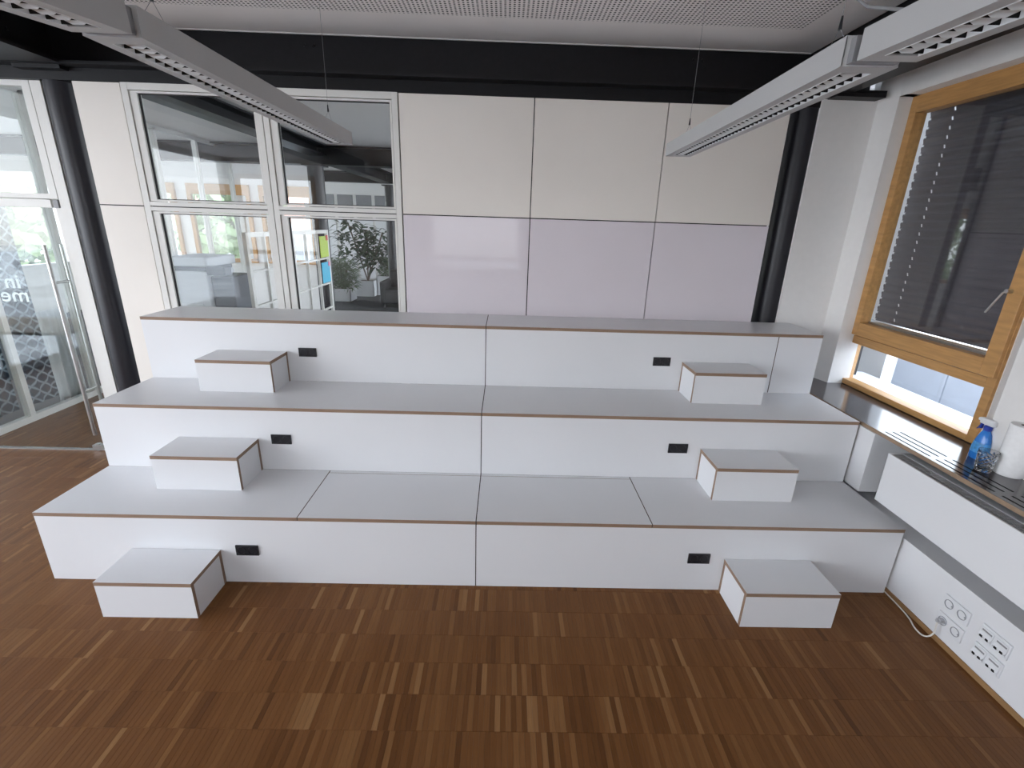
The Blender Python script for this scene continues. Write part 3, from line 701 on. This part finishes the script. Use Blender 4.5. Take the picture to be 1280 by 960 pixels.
def lamp(loc, label, rx=0.0, rz=0.0, wires=(), cable=None, conn=True):
    r = thing('pendant_light', label, 'pendant light', loc, 'suspended linear pendant lights')
    r.rotation_euler = (rx, 0, rz)
    for k in ('housing', 'end_cap', 'reflector', 'lamp_tube', 'tray') + (('connector',) if conn else ()):
        o = bpy.data.objects.new(k, LM[k]); C.objects.link(o); o.parent = r
    o = bpy.data.objects.new('end_cap', LM['end_cap']); C.objects.link(o); o.parent = r; o.location = (0, -LL + 0.003, 0)
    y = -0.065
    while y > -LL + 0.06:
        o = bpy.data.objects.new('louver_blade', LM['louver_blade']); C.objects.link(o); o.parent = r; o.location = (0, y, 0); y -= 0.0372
    for (ly, spread) in wires:
        m = MB(); zc = 0.135
        m.tube([(0, ly, zc + 0.02), (0, ly, CZ - loc[2])], 0.0009, n=5)
        m.tube([(0, ly + spread, LH), (0, ly, zc)], 0.0007, n=5); m.tube([(0, ly - spread, LH), (0, ly, zc)], 0.0007, n=5)
        o = bpy.data.objects.new('suspension_wire', m.mesh('suspension_wire', GREYP)); C.objects.link(o); o.parent = r
        m = MB(); m.cyl((0, ly, zc - 0.004), 0.0048, 0.032, n=10, r2=0.0025)
        o = bpy.data.objects.new('wire_gripper', m.mesh('wire_gripper', BLACKP)); C.objects.link(o); o.parent = r
    if cable:
        m = MB(); m.tube([(p[0] - loc[0], p[1] - loc[1], p[2] - loc[2]) for p in cable], 0.0038, n=7)
        o = bpy.data.objects.new('power_cable', m.mesh('power_cable', GREYP, smooth=True)); C.objects.link(o); o.parent = r
    return r
lamp((-0.930, 2.92, 2.30), 'grey linear pendant light at the left, farther one by the glass partition', wires=((-0.15, 0.085), (-1.43, 0.07)),
     cable=[(-0.93, 1.25, 2.375), (-0.94, 1.26, 2.45), (-0.95, 1.30, 2.55), (-0.955, 1.34, 2.75), (-0.955, 1.36, 3.05)])
lamp((-0.932, 1.292, 2.298), 'grey linear pendant light at the left, nearer one running out of view', rx=0.10, wires=((-1.43, 0.08),), conn=False)
lamp((0.946, 2.925, 2.30), 'grey linear pendant light at the right, farther one by the back wall', rz=-0.050, wires=((-0.15, 0.085), (-1.43, 0.07)),
     cable=[(0.93, 1.20, 2.37), (0.925, 1.35, 2.43), (0.90, 1.43, 2.50), (0.90, 1.45, 2.75), (0.90, 1.46, 3.05)])
lamp((0.876, 1.285, 2.300), 'grey linear pendant light at the right, nearer one running out of view', rx=0.05, rz=-0.055, wires=((-1.43, 0.08),), conn=False)

# ================================================================== WALL SOCKETS, CABLE
def wall_sockets(y0, y1, z0, z1, kind, label):
    X = 2.20
    t = thing('wall_socket', label, 'wall socket', (X, (y0 + y1) / 2, (z0 + z1) / 2), 'white wall sockets low on the right wall')
    m = MB(); m.box(X - 0.009, X, y0, y1, z0, z1); obj('frame', m, WPLAS, t, bevel=0.003)
    L_ = (y1 - y0) / 2; zc = (z0 + z1) / 2
    for k in range(2):
        yc = y0 + L_ * (k + 0.5); hw = 0.028
        m = MB()
        if kind == 'power':
            m.lathe((0, 0, 0), [(hw * 0.80, 0.0), (hw * 0.80, 0.003), (hw * 0.70, 0.003), (hw * 0.66, -0.006), (0.0001, -0.006)], n=24)
            m.v = [(X - 0.009 - v[2], yc + v[0], zc + v[1]) for v in m.v]
            for d in (-0.007, 0.007): m.cyl((X - 0.0042, yc + d, zc), 0.0024, 0.002, axis=0, n=8, mi=1)
            m.box(X - 0.0125, X - 0.009, yc - hw * 0.72, yc - hw * 0.5, zc - 0.003, zc + 0.003)
            obj('socket_insert', m, [mat('socket_well_grey', (0.30, 0.31, 0.33), 0.4), DARKM], t, smooth=True)
        else:
            m.box(X - 0.012, X - 0.009, yc - 0.028, yc + 0.028, zc - 0.030, zc + 0.030)
            m.quad([(X - 0.012, yc - 0.027, zc + 0.004), (X - 0.012, yc + 0.027, zc + 0.004), (X - 0.020, yc + 0.027, zc - 0.012), (X - 0.020, yc - 0.027, zc - 0.012)])
            m.quad([(X - 0.012, yc - 0.027, zc - 0.024), (X - 0.012, yc + 0.027, zc - 0.024), (X - 0.020, yc + 0.027, zc - 0.012), (X - 0.020, yc - 0.027, zc - 0.012)])
            for d in (-0.013, 0.013): m.box(X - 0.0205, X - 0.016, yc + d - 0.006, yc + d + 0.006, zc - 0.019, zc - 0.009, mi=1)
            m.box(X - 0.0125, X - 0.0119, yc - 0.022, yc + 0.022, zc + 0.012, zc + 0.020, mi=2)
            obj('data_insert', m, [WPLAS, DARKM, GREYP], t)
    return t
wall_sockets(1.727, 1.862, 0.193, 0.268, 'power', 'upper white double power socket nearest the seating platform')
wall_sockets(1.727, 1.862, 0.092, 0.167, 'power', 'lower white double power socket with a white plug in it')
wall_sockets(1.541, 1.672, 0.196, 0.276, 'data', 'upper white double network socket farther along the casing')
wall_sockets(1.541, 1.672, 0.096, 0.172, 'data', 'lower white double network socket farther along the casing')
t = thing('power_cord', 'white power cord lying on the floor and plugged into the wall', 'cable', (2.19, 2.1, 0))
m = MB()
pts = [(2.193, 2.20, 0.005), (2.19, 2.12, 0.005), (2.186, 2.04, 0.005), (2.176, 1.97, 0.005), (2.158, 1.92, 0.005), (2.150, 1.885, 0.006), (2.150, 1.855, 0.010), (2.160, 1.835, 0.025), (2.168, 1.825, 0.06), (2.165, 1.826, 0.105), (2.168, 1.828, 0.128)]
def cr_spline(P, k=6):
    P = [Vector(p) for p in P]; out = []
    for i in range(len(P) - 1):
        a, b, c, d = P[max(i - 1, 0)], P[i], P[i + 1], P[min(i + 2, len(P) - 1)]
        for s_ in range(k):
            t_ = s_ / k; out.append(0.5 * ((2 * b) + (c - a) * t_ + (2 * a - 5 * b + 4 * c - d) * t_ ** 2 + (3 * b - a - 3 * c + d) * t_ ** 3))
    out.append(P[-1]); return out
m.tube(cr_spline(pts), 0.0038, n=8); obj('cord', m, CABLE, t, smooth=True)
m = MB(); m.cyl((2.168, 1.828, 0.130), 0.0135, 0.036, axis=0, n=18); m.cyl((2.160, 1.828, 0.130), 0.008, 0.010, axis=0, n=14)
obj('plug', m, mat('plug_light_grey', (0.45, 0.45, 0.47), 0.4), t, smooth=True)

# ================================================================== THINGS ON THE SILL
ZS = 0.830
t = thing('spray_bottle', 'blue spray cleaner bottle with white trigger on the window sill', 'bottle', (2.50, 2.19, ZS))
bcx, bcy = 2.486, 2.212
def oval(c, prof, kx, ky, n=24, mi=0, mb=None):
    m = mb or MB(); b = len(m.v)
    for (r, z, dx) in prof:
        for i in range(n):
            a = 2 * PI * i / n; m.v.append((c[0] + r * kx * math.cos(a), c[1] + dx + r * ky * math.sin(a), c[2] + z))
    for q in range(len(prof) - 1):
        for i in range(n):
            j = (i + 1) % n; m.f.append((b + q * n + i, b + q * n + j, b + (q + 1) * n + j, b + (q + 1) * n + i)); m.m.append(mi)
    m.f.append(tuple(b + i for i in reversed(range(n)))); m.m.append(mi)
    e0 = b + (len(prof) - 1) * n; m.f.append(tuple(e0 + i for i in range(n))); m.m.append(mi)
    return m
obj('bottle_body', oval((bcx, bcy, ZS), [(0.040, 0, 0), (0.043, 0.006, 0), (0.042, 0.05, 0), (0.036, 0.10, 0), (0.026, 0.135, 0), (0.018, 0.152, 0), (0.014, 0.158, 0)], 0.75, 1.0), BLUEL, t, smooth=True)
obj('label_band', oval((bcx, bcy, ZS), [(0.0435, 0.035, 0), (0.0425, 0.06, 0), (0.0385, 0.09, 0)], 0.75, 1.0), mat('bottle_label', (0.08, 0.33, 0.70), 0.35, var=0.3, scale=70), t, smooth=True)
obj('collar', oval((bcx, bcy, ZS), [(0.017, 0.156, 0), (0.018, 0.178, 0), (0.013, 0.182, 0)], 1, 1), BLUEC, t, smooth=True)
m = MB(); m.box(bcx - 0.011, bcx + 0.011, bcy - 0.03, bcy + 0.045, 1.012, 1.045); m.box(bcx - 0.009, bcx + 0.009, bcy + 0.045, bcy + 0.058, 1.022, 1.04)
obj('spray_head', m, WPLAS, t, bevel=0.008)
m = MB(); m.quad([(bcx - .006, bcy + .034, 1.015), (bcx + .006, bcy + .034, 1.015), (bcx + .006, bcy + .052, .975), (bcx - .006, bcy + .052, .975)])
m.box(bcx - .006, bcx + .006, bcy + .030, bcy + .038, 0.985, 1.015); obj('trigger', m, BLUEC, t)
def paper_roll(x, y, r, h, z, label):
    t = thing('paper_roll', label, 'paper roll', (x, y, z), 'white kitchen paper rolls on the sill')
    m = MB(); m.lathe((x, y, z), [(0.02, 0), (r - 0.003, 0), (r, 0.004), (r, h - 0.004), (r - 0.003, h), (0.02, h)], n=36); obj('paper', m, PAPER, t, smooth=True)
    m = MB(); m.lathe((x, y, z), [(0.020, 0), (0.020, h - 0.001), (0.018, h - 0.001), (0.018, 0)], n=24); obj('core', m, mat('cardboard', (0.12, 0.09, 0.07), 0.8), t, smooth=True)
paper_roll(2.480, 2.045, 0.057, 0.255, ZS, 'white kitchen paper roll standing behind the cut glass tumbler')
paper_roll(2.520, 1.915, 0.056, 0.235, ZS, 'white kitchen paper roll at the photo edge, right of the other roll')
t = thing('glass_tumbler', 'clear cut glass tumbler standing in front of the paper roll', 'glass', (2.382, 2.05, ZS))
m = MB(); n = 20; prof = [(0.029, 0.0), (0.032, 0.004)] + [(0.032 + 0.008 * k / 10, 0.008 + 0.0098 * k) for k in range(11)]
b0 = 0
for q, (r, z) in enumerate(prof):
    for i in range(n):
        rr = r * (1.0 + (0.05 if (q + i) % 2 and 1 < q < 11 else 0)); a = 2 * PI * i / n; m.v.append((2.382 + rr * math.cos(a), 2.075 + rr * math.sin(a), ZS + z))
K = len(prof)
for q in range(K - 1):
    for i in range(n):
        j = (i + 1) % n; m.f.append((q * n + i, q * n + j, (q + 1) * n + j, (q + 1) * n + i)); m.m.append(0)
inner = [(0.040, 0.106), (0.037, 0.06), (0.032, 0.020), (0.029, 0.014)]
for (r, z) in inner:
    for i in range(n): a = 2 * PI * i / n; m.v.append((2.382 + (r - 0.002) * math.cos(a), 2.075 + (r - 0.002) * math.sin(a), ZS + z))
for q in range(K - 1, K + len(inner) - 1):
    for i in range(n):
        j = (i + 1) % n; m.f.append((q * n + i, q * n + j, (q + 1) * n + j, (q + 1) * n + i)); m.m.append(0)
m.f.append(tuple(reversed(range(n)))); m.m.append(0); q = (K + len(inner) - 1) * n; m.f.append(tuple(q + i for i in range(n))); m.m.append(0)
obj('glass_body', m, CUT, t)

# ================================================================== NEXT ROOMS SEEN THROUGH THE GLASS
FZ = 2.95
column('steel_column', -2.955, 8.0, 2.66, 'black round column in the far room left of the plants', r=0.12)
column('steel_column', -2.74, 11.95, 2.66, 'black round column in the far room right of the plants', r=0.115)
ibeam('steel_beam', 'x', 8.02, -8.5, 3.0, 2.68, 2.94, 0.13, 'black steel beam across the far room above the nearer round column')
ibeam('steel_beam', 'x', 12.0, -8.5, 3.0, 2.72, 2.94, 0.13, 'black steel beam across the far room above the farther column')
ibeam('steel_beam', 'y', -2.87, 3.95, 7.9, 2.80, 2.94, 0.14, 'black steel beam running into the far room just behind the partition')
ibeam('steel_beam', 'y', -2.80, 8.2, 11.85, 2.72, 2.94, 0.12, 'black steel beam running between the two far round columns')
# glazed wall along the far room on the left
gw = struct('window_8', loc=(-4.47, 6, 0))
GX = -4.47
def gbar(nm, y0, y1, z0, z1, x0=GX - 0.03, x1=GX + 0.03, mm=FRAMEW, par=None):
    m = MB(); m.box(x0, x1, y0, y1, z0, z1); return obj(nm, m, mm, par or gw)
ys = [3.75, 4.24, 4.98, 5.85, 6.7, 7.55, 8.4]
for y in ys: gbar('post', y - 0.025, y + 0.025, 0.06, 2.93)
gbar('rail', 3.75, 8.4, 0.0, 0.06); gbar('rail', 3.75, 8.4, 2.90, 2.95); gbar('rail', 3.75, 8.4, 2.0, 2.04)
for a, b in zip(ys, ys[1:]):
    gbar('pane', a + 0.025, b - 0.025, 0.06, 2.0, GX - 0.003, GX + 0.003, GLASS); gbar('pane', a + 0.025, b - 0.025, 2.04, 2.90, GX - 0.003, GX + 0.003, GLASS)
gbar('solid_panel', 6.12, 6.62, 0.06, 2.90, GX - 0.02, GX + 0.02, FRAMEW)
def curtain(y0, y1, z0, z1, x, mm, label, n=60, folds=7, amp=0.022):
    m = MB(); rows_ = 8
    for r_ in range(rows_ + 1):
        z = z0 + (z1 - z0) * r_ / rows_
        for i in range(n + 1):
            u = i / n; m.v.append((x + amp * math.sin(u * folds * 2 * PI + 0.3 * math.sin(r_)), y0 + (y1 - y0) * u, z))
    for r_ in range(rows_):
        for i in range(n):
            a = r_ * (n + 1) + i; m.f.append((a, a + 1, a + n + 2, a + n + 1)); m.m.append(0)
    o = obj('curtain', m, mm, smooth=True, origin=(x, (y0 + y1) / 2, z0)); s_ = o.modifiers.new('thick', 'SOLIDIFY'); s_.thickness = 0.002
    return tag(o, label, 'curtain')
curtain(4.36, 4.70, 0.09, 2.6, -4.60, DIAMOND, 'dark blue diamond-patterned curtain behind the glass wall, right of the white post', folds=3, amp=0.010)
curtain(3.86, 4.30, 0.09, 2.6, -4.62, DIAMOND, 'dark blue diamond-patterned curtain at the photo edge, left of the white post', folds=4, amp=0.010)
curtain(4.72, 5.05, 0.012, 0.95, -4.62, SHEER, 'short white sheer curtain beside the diamond-patterned one', folds=4, amp=0.015)
# shell of the far rooms
m = MB(); m.plate(1, 10.5, 10.62, [-8.6, -3.85], [0, 3.0], [(-8.2, -6.75, 1.05, 2.42), (-6.5, -5.25, 1.05, 2.42), (-5.05, -3.98, 1.05, 2.42)])
struct('wall_far_left', m, WALLW)
for i, (a, b) in enumerate(((-8.2, -6.75), (-6.5, -5.25), (-5.05, -3.98))):
    r = struct('window_%d' % (9 + i), loc=((a + b) / 2, 10.5, 1.05))
    for q in ((a, b, 2.30, 2.50), (a, a + 0.07, 1.02, 2.3), (b - 0.07, b, 1.02, 2.3), (a, b, 0.97, 1.05)):
        m = MB(); m.box(q[0], q[1], 10.44, 10.52, q[2], q[3]); obj('frame_bar', m, WOODT, r)
    m = MB(); m.box(a + 0.07, b - 0.07, 10.47, 10.476, 1.05, 2.3); obj('pane', m, GLASSW, r)
m = MB(); m.plate(0, -8.7, -8.6, [3.7, 10.6], [0, 3.0], [(4.2, 6.6, 0.95, 2.15), (7.2, 9.8, 0.95, 2.3)]); struct('wall_far_side', m, WALLW)
m = MB(); m.plate(0, 3.1, 3.2, [3.7, 15], [0, 3.0], [(4.2, 14.1, 0.05, 2.92)]); struct('wall_far_right', m, WALLW)  # unseen wall, wide opening added to let daylight fill the far room
m = MB(); m.box(-5.6, 3.1, 14.3, 14.4, 0, 3.0); wf = struct('wall_far', m, WALLW)
m = MB(); m.plate(0, -5.6, -5.5, [10.62, 14.4], [0, 3.0], [(10.9, 14.1, 0.1, 2.9)]); struct('wall_far_end', m, WALLW)  # unseen end wall, opening added to brighten the far wall
x = -5.3
while x < 0.5:      # glazed cupboard-like fronts: grey top light above a white panel
    m = MB(); m.box(x + 0.04, x + 0.46, 14.27, 14.30, 1.95, 2.55); obj('top_light', m, PANEG, wf)
    m = MB(); m.box(x + 0.03, x + 0.47, 14.26, 14.30, 0.05, 1.88); obj('wall_panel', m, WPLAS, wf); x += 0.52
# open white lattice shelf screen
sc = thing('lattice_screen', 'white lattice screen behind the glass partition with coloured cards', 'room divider', (-2.2, 5.1, 0))
lx0, lx1 = -2.215, -2.185
lys = [4.22, 4.53, 4.83, 5.13, 5.46, 5.79, 6.12]; lzs = [0.22, 0.53, 0.85, 1.15, 1.45, 1.76]
for i, y in enumerate(lys):
    m = MB(); wd = 0.02 if i in (0, 3, 6) else 0.009; m.box(lx0, lx1, y - wd, y + wd, 0.0, 1.78); obj('upright', m, FRAMEW, sc)
for z in lzs:
    m = MB(); wd = 0.02 if z == 1.76 else 0.009; m.box(lx0 + 0.004, lx1 - 0.004, 4.22, 6.12, z - wd, z + wd); obj('shelf_bar', m, FRAMEW, sc)
for (y0, y1, z0, z1, mm, lb) in ((5.83, 6.09, 1.47, 1.71, GREENP, 'lime green card'), (5.83, 6.09, 1.17, 1.41, BLUEP, 'cyan blue card'), (6.02, 6.08, 1.66, 1.72, REDP, 'small red card'), (6.03, 6.08, 1.36, 1.41, PINKP, 'small pink card')):
    m = MB(); m.box(-2.176 if 'small' in lb else -2.184, -2.172 if 'small' in lb else -2.180, y0, y1, z0, z1); o = obj('card', m, mm, sc); o['label'] = lb
# copier
cp_ = thing('photocopier', 'white photocopier with dark side unit seen through the left pane', 'photocopier', (-3.7, 6.0, 0))
m = MB(); m.box(-3.92, -3.50, 5.75, 6.35, 0.06, 1.28); obj('body', m, COPW, cp_, bevel=0.02)
m = MB(); m.box(-3.94, -3.48, 5.73, 6.37, 1.33, 1.44); obj('document_feeder', m, COPW, cp_, bevel=0.02)
m = MB(); m.box(-3.90, -3.52, 5.76, 6.33, 1.28, 1.33); obj('scanner_gap', m, COPD, cp_)
m = MB(); m.box(-3.50, -3.24, 5.80, 6.30, 0.05, 1.22); obj('side_unit', m, COPD, cp_, bevel=0.015)
m = MB(); m.box(-3.90, -3.60, 5.742, 5.75, 0.72, 0.90); obj('paper_drawer', m, WPLAS, cp_)
m = MB(); m.box(-3.48, -3.26, 5.70, 5.85, 1.24, 1.34); obj('control_panel', m, COPD, cp_, bevel=0.01)
# planters with plants
def leaf_cluster(m, base, n, hmin, hmax, spread, ll, lw, droop):
    for _ in range(n):
        a = random.uniform(0, 2 * PI); rr = spread * math.sqrt(random.random()); z = random.uniform(hmin, hmax)
        p = Vector((base[0] + rr * math.cos(a), base[1] + rr * math.sin(a), base[2] + z))
        d = Vector((math.cos(a + random.uniform(-.8, .8)), math.sin(a + random.uniform(-.8, .8)), random.uniform(-0.6, 0.6) * droop + 0.2)).normalized()
        L_ = ll * random.uniform(0.7, 1.2); sd = d.cross(Vector((0, 0, 1))).normalized() * lw * random.uniform(.7, 1.2)
        tip = p + d * L_ + Vector((0, 0, -L_ * 0.25)); mid = p + d * L_ * 0.5
        b = len(m.v); m.v += [tuple(p), tuple(mid + sd), tuple(tip), tuple(mid - sd), tuple(mid + Vector((0, 0, 0.01)))]
        m.f += [(b, b + 1, b + 4), (b + 1, b + 2, b + 4), (b + 2, b + 3, b + 4), (b + 3, b, b + 4)]; m.m += [0] * 4
def planter(x0, x1, y0, y1, h, label, grp):
    t = thing('planter', label, 'planter', ((x0 + x1) / 2, (y0 + y1) / 2, 0), grp)
    m = MB(); m.plate(2, h - 0.03, h, [x0, x1], [y0, y1], [(x0 + .03, x1 - .03, y0 + .03, y1 - .03)]); m.box(x0, x1, y0, y0 + .02, 0, h - .03); m.box(x0, x1, y1 - .02, y1, 0, h - .03); m.box(x0, x0 + .02, y0, y1, 0, h - .03); m.box(x1 - .02, x1, y0, y1, 0, h - .03)
    obj('tub', m, WPLAS, t); m = MB(); m.box(x0 + .02, x1 - .02, y0 + .02, y1 - .02, 0.0, h - .05); obj('soil', m, BARK, t)
planter(-4.30, -3.75, 11.7, 12.2, 0.30, 'low white planter box with grassy plant, nearest the round column', 'white planter boxes in the far room')
planter(-3.90, -3.42, 12.6, 13.2, 0.40, 'white planter box behind the tall leafy plant', 'white planter boxes in the far room')
planter(-3.42, -2.92, 12.9, 13.6, 0.50, 'taller white planter box beside the black armchair', 'white planter boxes in the far room')
def plant(name, base, label, stems, n, hmin, hmax, spread, ll, lw, mm, droop=1.0):
    t = thing(name, label, 'plant', base)
    m = MB()
    for (dx, dy, h) in stems: m.tube([base, (base[0] + dx * .5, base[1] + dy * .5, base[2] + h * .5), (base[0] + dx, base[1] + dy, base[2] + h)], 0.018, n=6)
    obj('stem', m, BARK, t); m = MB()
    for (dx, dy, h) in stems: leaf_cluster(m, (base[0] + dx, base[1] + dy, base[2]), n // len(stems), hmin * h, hmax * h, spread, ll, lw, droop)
    o = obj('foliage', m, mm, t); o['kind'] = 'stuff'
plant('leafy_plant', (-3.64, 12.9, 0.36), 'tall dark-leaved rubber plant in the far room', [(0.05, 0, 1.30), (-0.42, 0, 1.45), (0.42, 0.1, 1.25), (0.2, 0, 0.9)], 520, 0.40, 1.05, 0.30, 0.30, 0.055, LEAF)
plant('grassy_plant', (-4.02, 11.95, 0.26), 'pale thin-leaved plant in the low white planter box nearest the column', [(0, 0, 0.55), (0.15, 0, 0.5), (-0.1, 0, 0.55)], 1300, 0.05, 1.3, 0.17, 0.20, 0.013, GRASSY)
plant('grassy_plant', (-3.17, 13.25, 0.46), 'pale thin-leaved plant in the taller planter box beside the armchair', [(0, 0, 0.45), (0.1, 0, 0.4)], 700, 0.05, 1.2, 0.17, 0.18, 0.013, GRASSY)
ac = thing('armchair', 'black upholstered armchair in the far room by the farther column', 'armchair', (-2.45, 11.3, 0))
m = MB(); m.box(-2.75, -1.95, 10.9, 11.5, 0.1, 0.42); obj('seat', m, SOFA, ac, bevel=0.04)
m = MB(); m.box(-2.75, -1.95, 11.5, 11.7, 0.1, 0.80); obj('backrest', m, SOFA, ac, bevel=0.05)
for x in (-2.83, -1.95):
    m = MB(); m.box(x, x + 0.12, 10.9, 11.7, 0.1, 0.6); obj('armrest', m, SOFA, ac, bevel=0.03)
for x in (-2.75, -1.99):
    for y in (10.95, 11.6):
        m = MB(); m.cyl((x, y, 0.003), 0.02, 0.1, n=8); obj('leg', m, STEEL, ac)
# table whose edge shows as a reflection in the entrance door
tb = thing('wooden_table', 'light oak table outside the frame, seen reflected in the glass door', 'table', (-5.1, 2.4, 0))
m = MB(); m.box(-5.85, -4.44, 1.9, 2.62, 0.71, 0.74); obj('tabletop', m, TABLEW, tb)
for x in (-5.80, -4.55):
    for y in (1.95, 2.52):
        m = MB(); m.box(x, x + 0.05, y, y + 0.05, 0, 0.71); obj('leg', m, STEEL, tb)

# ------------------------------------------------------------------ outdoors
m = MB(); m.box(-60, 60, -60, 80, -3.3, -3.0); struct('ground', m, GROUND)
def tree(x, y, h, r, label):
    t = thing('tree', label, 'tree', (x, y, -3), 'trees outside the far windows')
    m = MB(); m.tube([(x, y, -3), (x + .1, y, -3 + h * .5), (x, y, -3 + h * .8)], 0.15, n=8); obj('trunk', m, BARK, t)
    m = MB()
    for _ in range(900):
        a = random.uniform(0, 2 * PI); u = random.uniform(-1, 1); q = r * random.random() ** .4
        p = Vector((x + q * math.cos(a) * math.sqrt(1 - u * u), y + q * math.sin(a) * math.sqrt(1 - u * u), -3 + h * .72 + q * u * 1.1))
        s_ = random.uniform(.15, .35); d1 = Vector((random.gauss(0, 1), random.gauss(0, 1), random.gauss(0, 1))).normalized() * s_; d2 = d1.orthogonal().normalized() * s_ * .6
        m.quad([p - d1, p - d2, p + d1, p + d2])
    o = obj('foliage', m, TREEL, t); o['kind'] = 'stuff'
tree(-11.5, 21, 7.0, 2.3, 'leafy tree outside, left one behind the far windows')
tree(-6.6, 24, 8.0, 2.3, 'leafy tree outside, right one behind the far windows')
tree(-15.5, 9.5, 6.6, 2.3, 'leafy tree outside the side windows of the far room')
tree(-14.5, 14.5, 6.2, 2.2, 'leafy tree outside the corner of the far room')
hb = thing('house', 'pale rendered house with tiled roof outside the far windows', 'building', (-12, 27, -3))
m = MB(); m.box(-17, -9.5, 25, 31, -3, 1.6); obj('walls', m, STUCCO, hb)
m = MB(); m.quad([(-17.3, 24.7, 1.6), (-9.2, 24.7, 1.6), (-9.2, 28, 3.4), (-17.3, 28, 3.4)]); m.quad([(-17.3, 31.3, 1.6), (-9.2, 31.3, 1.6), (-9.2, 28, 3.4), (-17.3, 28, 3.4)]); obj('roof', m, mat('roof_tile', (0.35, 0.16, 0.1), 0.8, var=0.2), hb)
for x in (-16, -13.6, -11.2):
    m = MB(); m.box(x, x + 1.0, 24.94, 25.0, -0.4, 1.0); obj('window', m, PANEG, hb)
